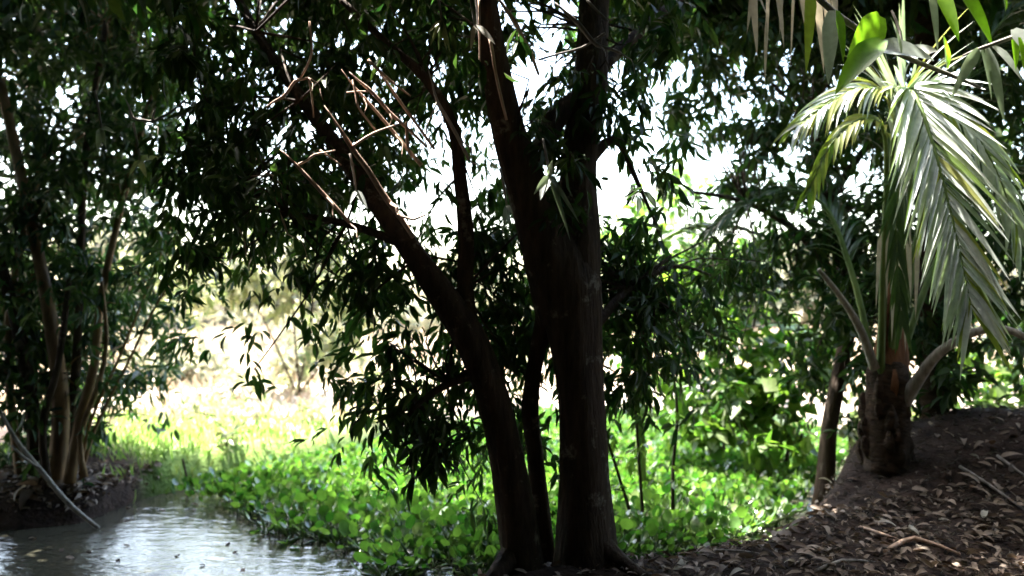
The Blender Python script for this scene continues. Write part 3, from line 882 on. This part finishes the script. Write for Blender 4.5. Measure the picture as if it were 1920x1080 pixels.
def seen(x, y):
    u = 960 + x / y * FPX
    return 300 < u < 1560 and not (930 < u < 1150)


spots.sort(key=lambda s: (not seen(*s), s[1]))
near_s, rest_s = spots[:300], spots[300:]
for (x, y) in near_s:
    o = empty('water_hyacinth', (x, y, WATER))
    tag(o, 'floating water hyacinth with round glossy leaves, near side of the mat', 'water plant', 'water hyacinths along the near side of the mat')
    s = random.uniform(.58, .9)
    nl = random.randint(6, 8)
    for k in range(nl):
        lf = bpy.data.objects.new('leaf', random.choice(HL))
        col.objects.link(lf)
        lf.parent = o
        a = 2 * math.pi * (k + random.random() * .7) / nl
        lf.rotation_euler = (random.gauss(0, .25), random.gauss(.08, .32), a)
        lf.scale = [s * random.uniform(.55, 1.3)] * 3
        lf.location = (.02 * math.cos(a), .02 * math.sin(a), 0)
pos, ds, ns, Ls = [], [], [], []
for (x, y) in rest_s:
    for k in range(9):
        a = random.random() * 6.283
        tl = random.uniform(.1, .75)
        h = random.uniform(.10, .27)
        pos.append((x + .11 * math.cos(a), y + .11 * math.sin(a), WATER + h * .6))
        ds.append((tl * math.cos(a), tl * math.sin(a), .8))
        ns.append((-.75 * math.cos(a), -.75 * math.sin(a), .55))
        Ls.append(random.uniform(.06, .10))
mat_o = link('water_hyacinth_mat', tri_mesh('water_hyacinth_mat', *leaf_arrays(np.array(pos), np.array(ds), np.array(ns), np.array(Ls), np.array(Ls) * .9, T_ROUND)), M['hyacinth'])
tag(mat_o, 'dense mat of bright green water hyacinth reaching back across the pond', 'water plants', kind='stuff')

# ------------------------------------------------------------------ unseen grove added around the viewpoint to cut sky light on the bank
for k, (x, y, label) in enumerate([(-6.5, 1.5, 'unseen shade tree added on the near bank left of the viewpoint'), (6.8, 2.6, 'unseen shade tree added on the near bank right of the viewpoint'), (-7.5, -5, 'unseen shade tree added behind the viewpoint on the left'),
                                   (-1.5, -7.5, 'unseen shade tree added straight behind the viewpoint'), (4.5, -6.5, 'unseen shade tree added behind the viewpoint on the right'), (9.5, -2, 'unseen shade tree added farthest right on the near bank'), (2.6, 1.0, 'unseen shade tree added on the near bank just right of the viewpoint'), (-2.6, -1.5, 'unseen shade tree added on the near bank just left of the viewpoint'), (10.5, 5.5, 'unseen shade tree added beyond the right end of the mound'), (-9.5, 4.5, 'unseen shade tree added beyond the left end of the near bank'), (1.2, -4, 'unseen shade tree added close behind the viewpoint')]):
    o = empty('added_shade_tree', (x, y, gz(x, y)))
    tag(o, label, 'tree', 'unseen shade trees added around the viewpoint')
    link('trunk', tri_mesh('trunk', *tube([Vector((x, y, -.1)), Vector((x + .1, y, 1.5)), Vector((x - .1, y + .1, 3.2)), Vector((x, y, 5.5))], [.24, .18, .15, .06], 10, .2, .07, 200 + k)), B, o)
    bb = [(x + random.gauss(0, 1.5), y + random.gauss(0, 1.5), z, 2.5, 2.5, 1.2) for z in (.8, 1.4, 2.2, 3.0, 3.8, 4.4, 4.8, 5.2, 5.6, 6.0)]
    c = ball_centers(bb, 15)
    inview = (c[:, 1] > 0) & (np.abs(c[:, 0]) < .70 * c[:, 1] + .5) & (c[:, 2] < CAM_H + .40 * c[:, 1] + .5)
    close = np.linalg.norm(c - np.array([0, 0, CAM_H]), axis=1) < 2.2
    lightgap = (c[:, 0] > 0) & (c[:, 1] > np.where(c[:, 0] > 3.2, 5.4, 4.2))
    c = c[~(inview | close | lightgap) & (c[:, 2] > .1)]
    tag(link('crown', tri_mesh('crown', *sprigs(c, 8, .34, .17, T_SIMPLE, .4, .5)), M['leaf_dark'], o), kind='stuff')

# ------------------------------------------------------------------ lit shrubs beyond the pond on the right
def shrub(name, label, cat, x, y, blobs, n, per, L, W, T, mat, stems=4, group=None, sh=.5, droop=.3, part='crown', stem_mat='bark'):
    z = max(gz(x, y), WATER)
    o = empty(name, (x, y, z))
    tag(o, label, cat, group)
    c = ball_centers(blobs, n)
    for k in range(stems):
        b = blobs[k % len(blobs)]
        tip = Vector((b[0] + random.gauss(0, b[3] * .3), b[1] + random.gauss(0, b[4] * .3), b[2] + b[5] * .4))
        s = Vector((x + random.gauss(0, .06), y + random.gauss(0, .06), z - .05))
        mid = s.lerp(tip, .5) + Vector((random.gauss(0, .12), random.gauss(0, .12), .1))
        r0 = sh * .05
        link('stem', tri_mesh('stem', *tube([s, mid, tip], [r0, r0 * .7, r0 * .2], 6, .3, .05, k)), M[stem_mat], o)
    tag(link(part, tri_mesh(part, *sprigs(c, per, L, W, T, L * 1.3, droop)), mat, o), kind='stuff')
    return o


def bl(u, v, d, ru, rv, rd):
    p = P(u, v, d)
    return (p.x, p.y, p.z, PX(ru, d), rd, PX(rv, d))


shrub('broadleaf_shrub', 'bright green broad-leaved shrub just right of the middle trunk', 'shrub', P(1330, 0, 10).x, 10,
      [bl(1300, 560, 10, 130, 90, .6), bl(1400, 500, 10, 90, 60, .6), bl(1250, 660, 10, 80, 80, .5), bl(1390, 640, 10, 110, 90, .6), bl(1330, 740, 10, 130, 60, .6)], 40, 8, .19, .13, T_SIMPLE, M['leaf_green'], 5)
shrub('broadleaf_shrub', 'sunlit yellow green shrub with big leaves left of the slim dark tree', 'shrub', P(1460, 0, 9.4).x, 9.4,
      [bl(1450, 740, 9.4, 110, 70, .5), bl(1510, 650, 9.4, 70, 60, .5), bl(1380, 800, 9.2, 120, 60, .5), bl(1480, 830, 9.0, 70, 50, .4)], 46, 8, .20, .14, T_SIMPLE, M['leaf_green'], 4)
shrub('broadleaf_shrub', 'lit green bush behind the mound at the right edge', 'shrub', P(1850, 0, 10.5).x, 10.5,
      [bl(1820, 700, 10.5, 90, 70, .6), bl(1920, 740, 10.5, 80, 60, .6), bl(1760, 780, 10.3, 70, 40, .5), bl(1900, 640, 10.8, 60, 40, .5)], 40, 8, .19, .12, T_SIMPLE, M['leaf_green'], 4)
shrub('broadleaf_shrub', 'small leafy bush lit between the slim tree and the palm stump', 'shrub', P(1610, 0, 9.6).x, 9.6,
      [bl(1605, 790, 9.6, 50, 50, .4), bl(1700, 790, 9.8, 40, 45, .4)], 60, 8, .16, .11, T_SIMPLE, M['leaf_pale'], 3)
shrub('young_tree', 'tall pale green sapling standing in the light left of the leaning trunk', 'tree', P(560, 0, 14.5).x, 14.5,
      [bl(430, 520, 14.5, 120, 70, 1.0), bl(560, 500, 14.5, 120, 90, 1.0), bl(660, 560, 14.5, 80, 80, 1.0), bl(500, 430, 14.5, 110, 60, 1.0), bl(620, 640, 14.5, 70, 60, .8), bl(350, 560, 14.5, 90, 60, .8), bl(300, 500, 14.5, 80, 50, .8)], 17, 8, .24, .10, T_SIMPLE, M['leaf_pale'], 5)
shrub('young_tree', 'bright green tree seen through the gap right of the upper trunk', 'tree', P(1200, 0, 16).x, 16,
      [bl(1190, 420, 16, 80, 50, .9), bl(1260, 360, 16, 60, 60, .9), bl(1150, 480, 16, 70, 50, .9), bl(1300, 470, 16, 90, 60, .9)], 12, 8, .28, .14, T_SIMPLE, M['leaf_green'], 4)

for k, (u, d, h, label) in enumerate([(250, 19, 1.7, 'pale bush in the field beside the cane thicket'), (390, 24, 2.4, 'pale bush in the field, second from the cane thicket'), (520, 21, 1.5, 'low pale bush in the middle of the bright field'),
                                      (640, 26, 2.6, 'taller pale bush in the field left of the hanging dark leaves'), (760, 22, 1.9, 'pale bush in the field behind the hanging dark leaves'), (330, 16, .9, 'small leafy bush nearest the pond in the bright field'), (590, 17, 1.0, 'small leafy bush in the field above the hyacinth mat'), (900, 24, 2.4, 'pale bush in the field behind the leaning trunk')]):
    x = P(u, 560, d).x
    z = gz(x, d)
    shrub('field_bush', label, 'bush', x, d, [(x + random.gauss(0, .5), d + random.gauss(0, .4), z + h * random.uniform(.2, .9), .75, .6, .4) for _ in range(6)], 26, 7, .20, .09, T_SIMPLE, M['leaf_washed'], 4, 'bushes in the bright field', .5)

# slim saplings in front of the hyacinth
for k, (label, pts) in enumerate([('thin bare sapling stem nearest the right trunk', [(1180, 955, 6.6, 7), (1150, 860, 6.6, 6), (1112, 740, 6.6, 5), (1098, 660, 6.6, 4)]),
                                  ('thin upright sapling stem among the green plants right of the trunk', [(1205, 960, 6.9, 7), (1198, 860, 6.9, 6), (1192, 760, 6.9, 5), (1190, 640, 6.9, 4)]),
                                  ('thin sapling stem farthest right of the middle trunk, above the pond edge', [(1262, 955, 7.2, 8), (1262, 880, 7.2, 7), (1270, 780, 7.2, 6), (1262, 690, 7.2, 4)]),
                                  ('short stick standing in the water at the edge of the mat', [(354, 935, 8.9, 6), (350, 895, 8.9, 5), (342, 860, 8.9, 4)])]):
    b = P(*pts[0][:3])
    o = empty('sapling' if k < 3 else 'standing_stick', b)
    tag(o, label, 'sapling' if k < 3 else 'stick')
    limb('stem', o, M['bark'], pts, 5, .05, 130 + k, .1)
    if k < 3:
        c = [tuple(P(u + random.gauss(0, 22), v + random.gauss(0, 30), d)) for (u, v, d, w) in pts[1:] for _ in range(5)]
        tag(link('foliage', tri_mesh('foliage', *sprigs(c, 5, .11, .05, T_LANCE, .12, .4)), M['leaf_green'], o), kind='stuff')

# ------------------------------------------------------------------ field: turf, dry grass and weeds
def scatter_grass(n, x0, x1, y0, y1, keep, h, w, lean=.35):
    x = x0 + (x1 - x0) * rng.random(n)
    y = y0 + (y1 - y0) * rng.random(n)
    k = keep(x, y)
    x, y = x[k], y[k]
    z = ground_h(x, y) - .01
    d = unit(np.c_[rng.normal(size=(len(x), 2)) * lean, np.ones(len(x))])
    nr = np.c_[rng.normal(size=(len(x), 2)), np.full(len(x), .3)]
    sc = .6 + .8 * rng.random(len(x))
    return leaf_arrays(np.c_[x, y, z], d, nr, h * sc, w * sc, T_SIMPLE)


onfar = lambda x, y: (y > np.interp(x, FX, FY) - .4) & (ground_h(x, y) > WATER - .03) & ((x > -4.15 + .2 * np.sin(3 * y)) | (y > 8.9))
g1 = scatter_grass(26000, -6, 6, 8.2, 17, lambda x, y: onfar(x, y) & (rng.random(len(x)) < np.clip(1.3 - (y - 9.8) / 2.6, .05, 1)), .14, .022)
tag(link('field_grass', tri_mesh('field_grass', *g1), M['grass']), 'short yellow green grass on the sunlit far bank', 'grass', kind='stuff')
g2 = scatter_grass(42000, -24, 24, 10.8, 50, lambda x, y: (y > np.interp(x, FX, FY) + .4), .30, .05, .6)
tag(link('dry_grass', tri_mesh('dry_grass', *g2), M['stubble']), 'dry tan grass covering the bright field', 'dry grass', kind='stuff')
weeds = []
for k in range(150):
    y = random.uniform(9.4, 24)
    x = random.uniform(-.42, .15) * y
    if not bool(onfar(np.array([x]), np.array([y]))[0]):
        continue
    z = gz(x, y)
    hh = random.uniform(.12, .5)
    weeds += [(x + random.gauss(0, .1), y + random.gauss(0, .1), z + hh * random.random()) for _ in range(6)]
tag(link('field_weeds', tri_mesh('field_weeds', *sprigs(weeds, 6, .13, .05, T_SIMPLE, .15, -.2)), M['leaf_pale']), 'scattered leafy weeds growing in the bright field', 'weeds', kind='stuff')

# ------------------------------------------------------------------ trees along the far side of the field
pos_words = ['far left end', 'left of the cane thicket gap', 'left part', 'left of the middle', 'behind the pale sapling', 'middle', 'behind the leaning trunk', 'behind the right trunk', 'right of the trunks', 'behind the lit shrubs', 'right part', 'behind the palms', 'far right', 'far right end']
for k in range(14):
    y = 36 + 6 * random.random()
    x = (-.78 + 1.56 * (k + .5) / 14) * y
    hh = random.uniform(3.2, 5.2)
    blobs = [(x + random.gauss(0, 1.1), y + random.gauss(0, .8), hh * random.uniform(.08, .85), random.uniform(1.1, 1.8), 1.2, random.uniform(.7, 1.2)) for _ in range(8)]
    shrub('field_tree', 'tree tinted pale for haze in the row along the far field, ' + pos_words[k], 'tree', x, y, blobs, 12, 8, .40, .22, T_SIMPLE, M['leaf_washed'], 4, 'trees along the far side of the field', 1.6)

# ------------------------------------------------------------------ fallen leaves and sticks on the banks
def on_bank(n, x0, x1, y0, y1, zmin=-.3):
    p = []
    while len(p) < n:
        x, y = random.uniform(x0, x1), random.uniform(y0, y1)
        if gz(x, y) > zmin:
            p.append((x, y))
    return p


def flat_leaves(pts, L, W, T):
    x, y = np.array(pts).T
    z = ground_h(x, y) + .012 + .02 * rng.random(len(x))
    a = rng.random(len(x)) * 6.283
    d = np.c_[np.cos(a), np.sin(a), rng.normal(size=len(x)) * .25]
    e = .03
    nr = np.c_[-(ground_h(x + e, y) - ground_h(x, y)) / e, -(ground_h(x, y + e) - ground_h(x, y)) / e, np.ones(len(x))] + rng.normal(size=(len(x), 3)) * .35
    s = .6 + .8 * rng.random(len(x))
    return leaf_arrays(np.c_[x, y, z], d, nr, L * s, W * s, T)


lit = on_bank(5200, .4, 6.5, 3.2, 6.2) + on_bank(400, 1.6, 6.5, 6.0, 8.2) + on_bank(1500, -6, -3.5, 7.3, 8.8) + on_bank(2500, -4, .6, 1.5, 5.2)
tag(link('leaf_litter', tri_mesh('leaf_litter', *flat_leaves(lit, .075, .032, T_LANCE)), M['dry_leaf']), 'brown leaf litter strewn over the banks', 'leaf litter', kind='stuff')
FLM = []
for k in range(8):
    rr = random.Random(k)
    n = 6
    g = blade((0, 0, .01), (1, 0, .35), (0, rr.uniform(-.3, .3), 1), .16 + .03 * rr.random(), .055 + .02 * rr.random(), 1.0 + .6 * rr.random(), n)
    me = tri_mesh('fallen_leaf', *g)
    me.materials.append(M['dry_leaf'] if k != 3 else M['straw'])
    FLM.append(me)


def fallen(n, x0, x1, y0, y1, label, group, sc=1.0):
    for (x, y) in on_bank(n, x0, x1, y0, y1, -.2):
        o = bpy.data.objects.new('fallen_leaf', random.choice(FLM))
        col.objects.link(o)
        o.location = (x, y, gz(x, y) + .015)
        o.rotation_euler = (random.gauss(0, .4), random.gauss(0, .25), random.random() * 6.28)
        o.scale = [sc * random.uniform(.7, 1.3)] * 3
        tag(o, label, 'fallen leaf', group)


fallen(70, 1.6, 3.8, 4.9, 6.2, 'curled dry leaf lying on the ground in front of the mound', 'dry leaves in front of the mound', .72)
fallen(30, .6, 1.9, 4.8, 5.6, 'dry leaf lying on the bare ground right of the middle trunks', 'dry leaves right of the middle trunks', .7)
fallen(35, 2.6, 4.8, 6.0, 7.0, 'dry leaf lying on the slope of the dark mound', 'dry leaves on the mound', .75)
fallen(40, -5.2, -3.7, 7.5, 8.3, 'pale dry leaf lying on the small left bank', 'dry leaves on the left bank', 1.2)


def stick(label, pts, mat='grey_wood', twigs=(), seed=0):
    o = empty('fallen_stick', P(*pts[0][:3]))
    tag(o, label, 'stick')
    limb('stem', o, M[mat], pts, 6, .06, seed, .08)
    for k, tw in enumerate(twigs):
        limb('twig', o, M[mat], tw, 5, .05, seed + k + 1, .08)


stick('long pale stick slanting from the left bank into the water', [(0, 770, 7.35, 6), (30, 825, 7.35, 8), (75, 880, 7.35, 9), (130, 945, 7.35, 9), (185, 990, 7.35, 7)], 'grey_wood', [[(75, 878, 7.35, 6), (45, 858, 7.3, 5), (22, 835, 7.3, 4)]], 140)


def ground_stick(label, pts, r, mat='grey_wood', seed=0):
    q = [Vector((x, y, gz(x, y) + r * .8 + h)) for x, y, h in pts]
    o = empty('fallen_stick', q[0])
    tag(o, label, 'stick')
    link('stem', tri_mesh('stem', *tube(q, [r, r * .9, r * .5], 6, .1, .08, seed)), M[mat], o)


def on_ground(u, v):
    """where the line of sight through a pixel meets the ground"""
    for d in np.arange(3.5, 12, .02):
        p = P(u, v, d)
        if p.z < gz(p.x, p.y):
            return p.x, p.y
    return p.x, p.y


for k, (label, uv, r, mt) in enumerate([('pale straight stick lying high on the mound near the right edge', [(1800, 882), (1850, 915), (1925, 965)], .014, 'grey_wood'),
                                        ('bent pale stick lying in the litter at the bottom right', [(1660, 1040), (1715, 1020), (1800, 1045)], .018, 'dead_wood'),
                                        ('pale stick on the mound pointing to the right edge', [(1870, 860), (1900, 885), (1940, 910)], .012, 'grey_wood'),
                                        ('thin brown stick lying at the foot of the mound', [(1610, 990), (1660, 1012), (1690, 1020)], .010, 'dead_wood'),
                                        ('short grey stick lying right of the trunk base', [(1340, 1035), (1390, 1042), (1440, 1045)], .010, 'grey_wood'),
                                        ('thick pale stick at the bottom edge below the mound', [(1530, 1075), (1580, 1062), (1640, 1058)], .014, 'grey_wood')]):
    g = [on_ground(*a) for a in uv]
    ground_stick(label, [(x, y, .02 * (i == 1)) for i, (x, y) in enumerate(g)], r, mt, 150 + k)

# crumbs of bark and broken twigs in the litter, and scum and leaves on the water
cr_pts = on_bank(5000, .4, 6, 3.4, 7.6)
tag(link('twig_debris', tri_mesh('twig_debris', *flat_leaves(cr_pts, .07, .008, T_SIMPLE)), M['bark_grey']), 'small broken twigs scattered over the right bank', 'twigs', kind='stuff')
for k in range(26):
    y = random.uniform(6.2, 8.4)
    x = random.uniform(-.62, -.30) * y
    if gz(x, y) > WATER - .05:
        continue
    o = bpy.data.objects.new('floating_leaf', random.choice(FLM))
    col.objects.link(o)
    o.location = (x, y, WATER + .002)
    o.rotation_euler = (0, .32, random.random() * 6.28)
    o.scale = [random.uniform(.35, .7)] * 3
    tag(o, 'small dry leaf floating on the open water at the lower left', 'floating leaf', 'leaves floating on the open water')
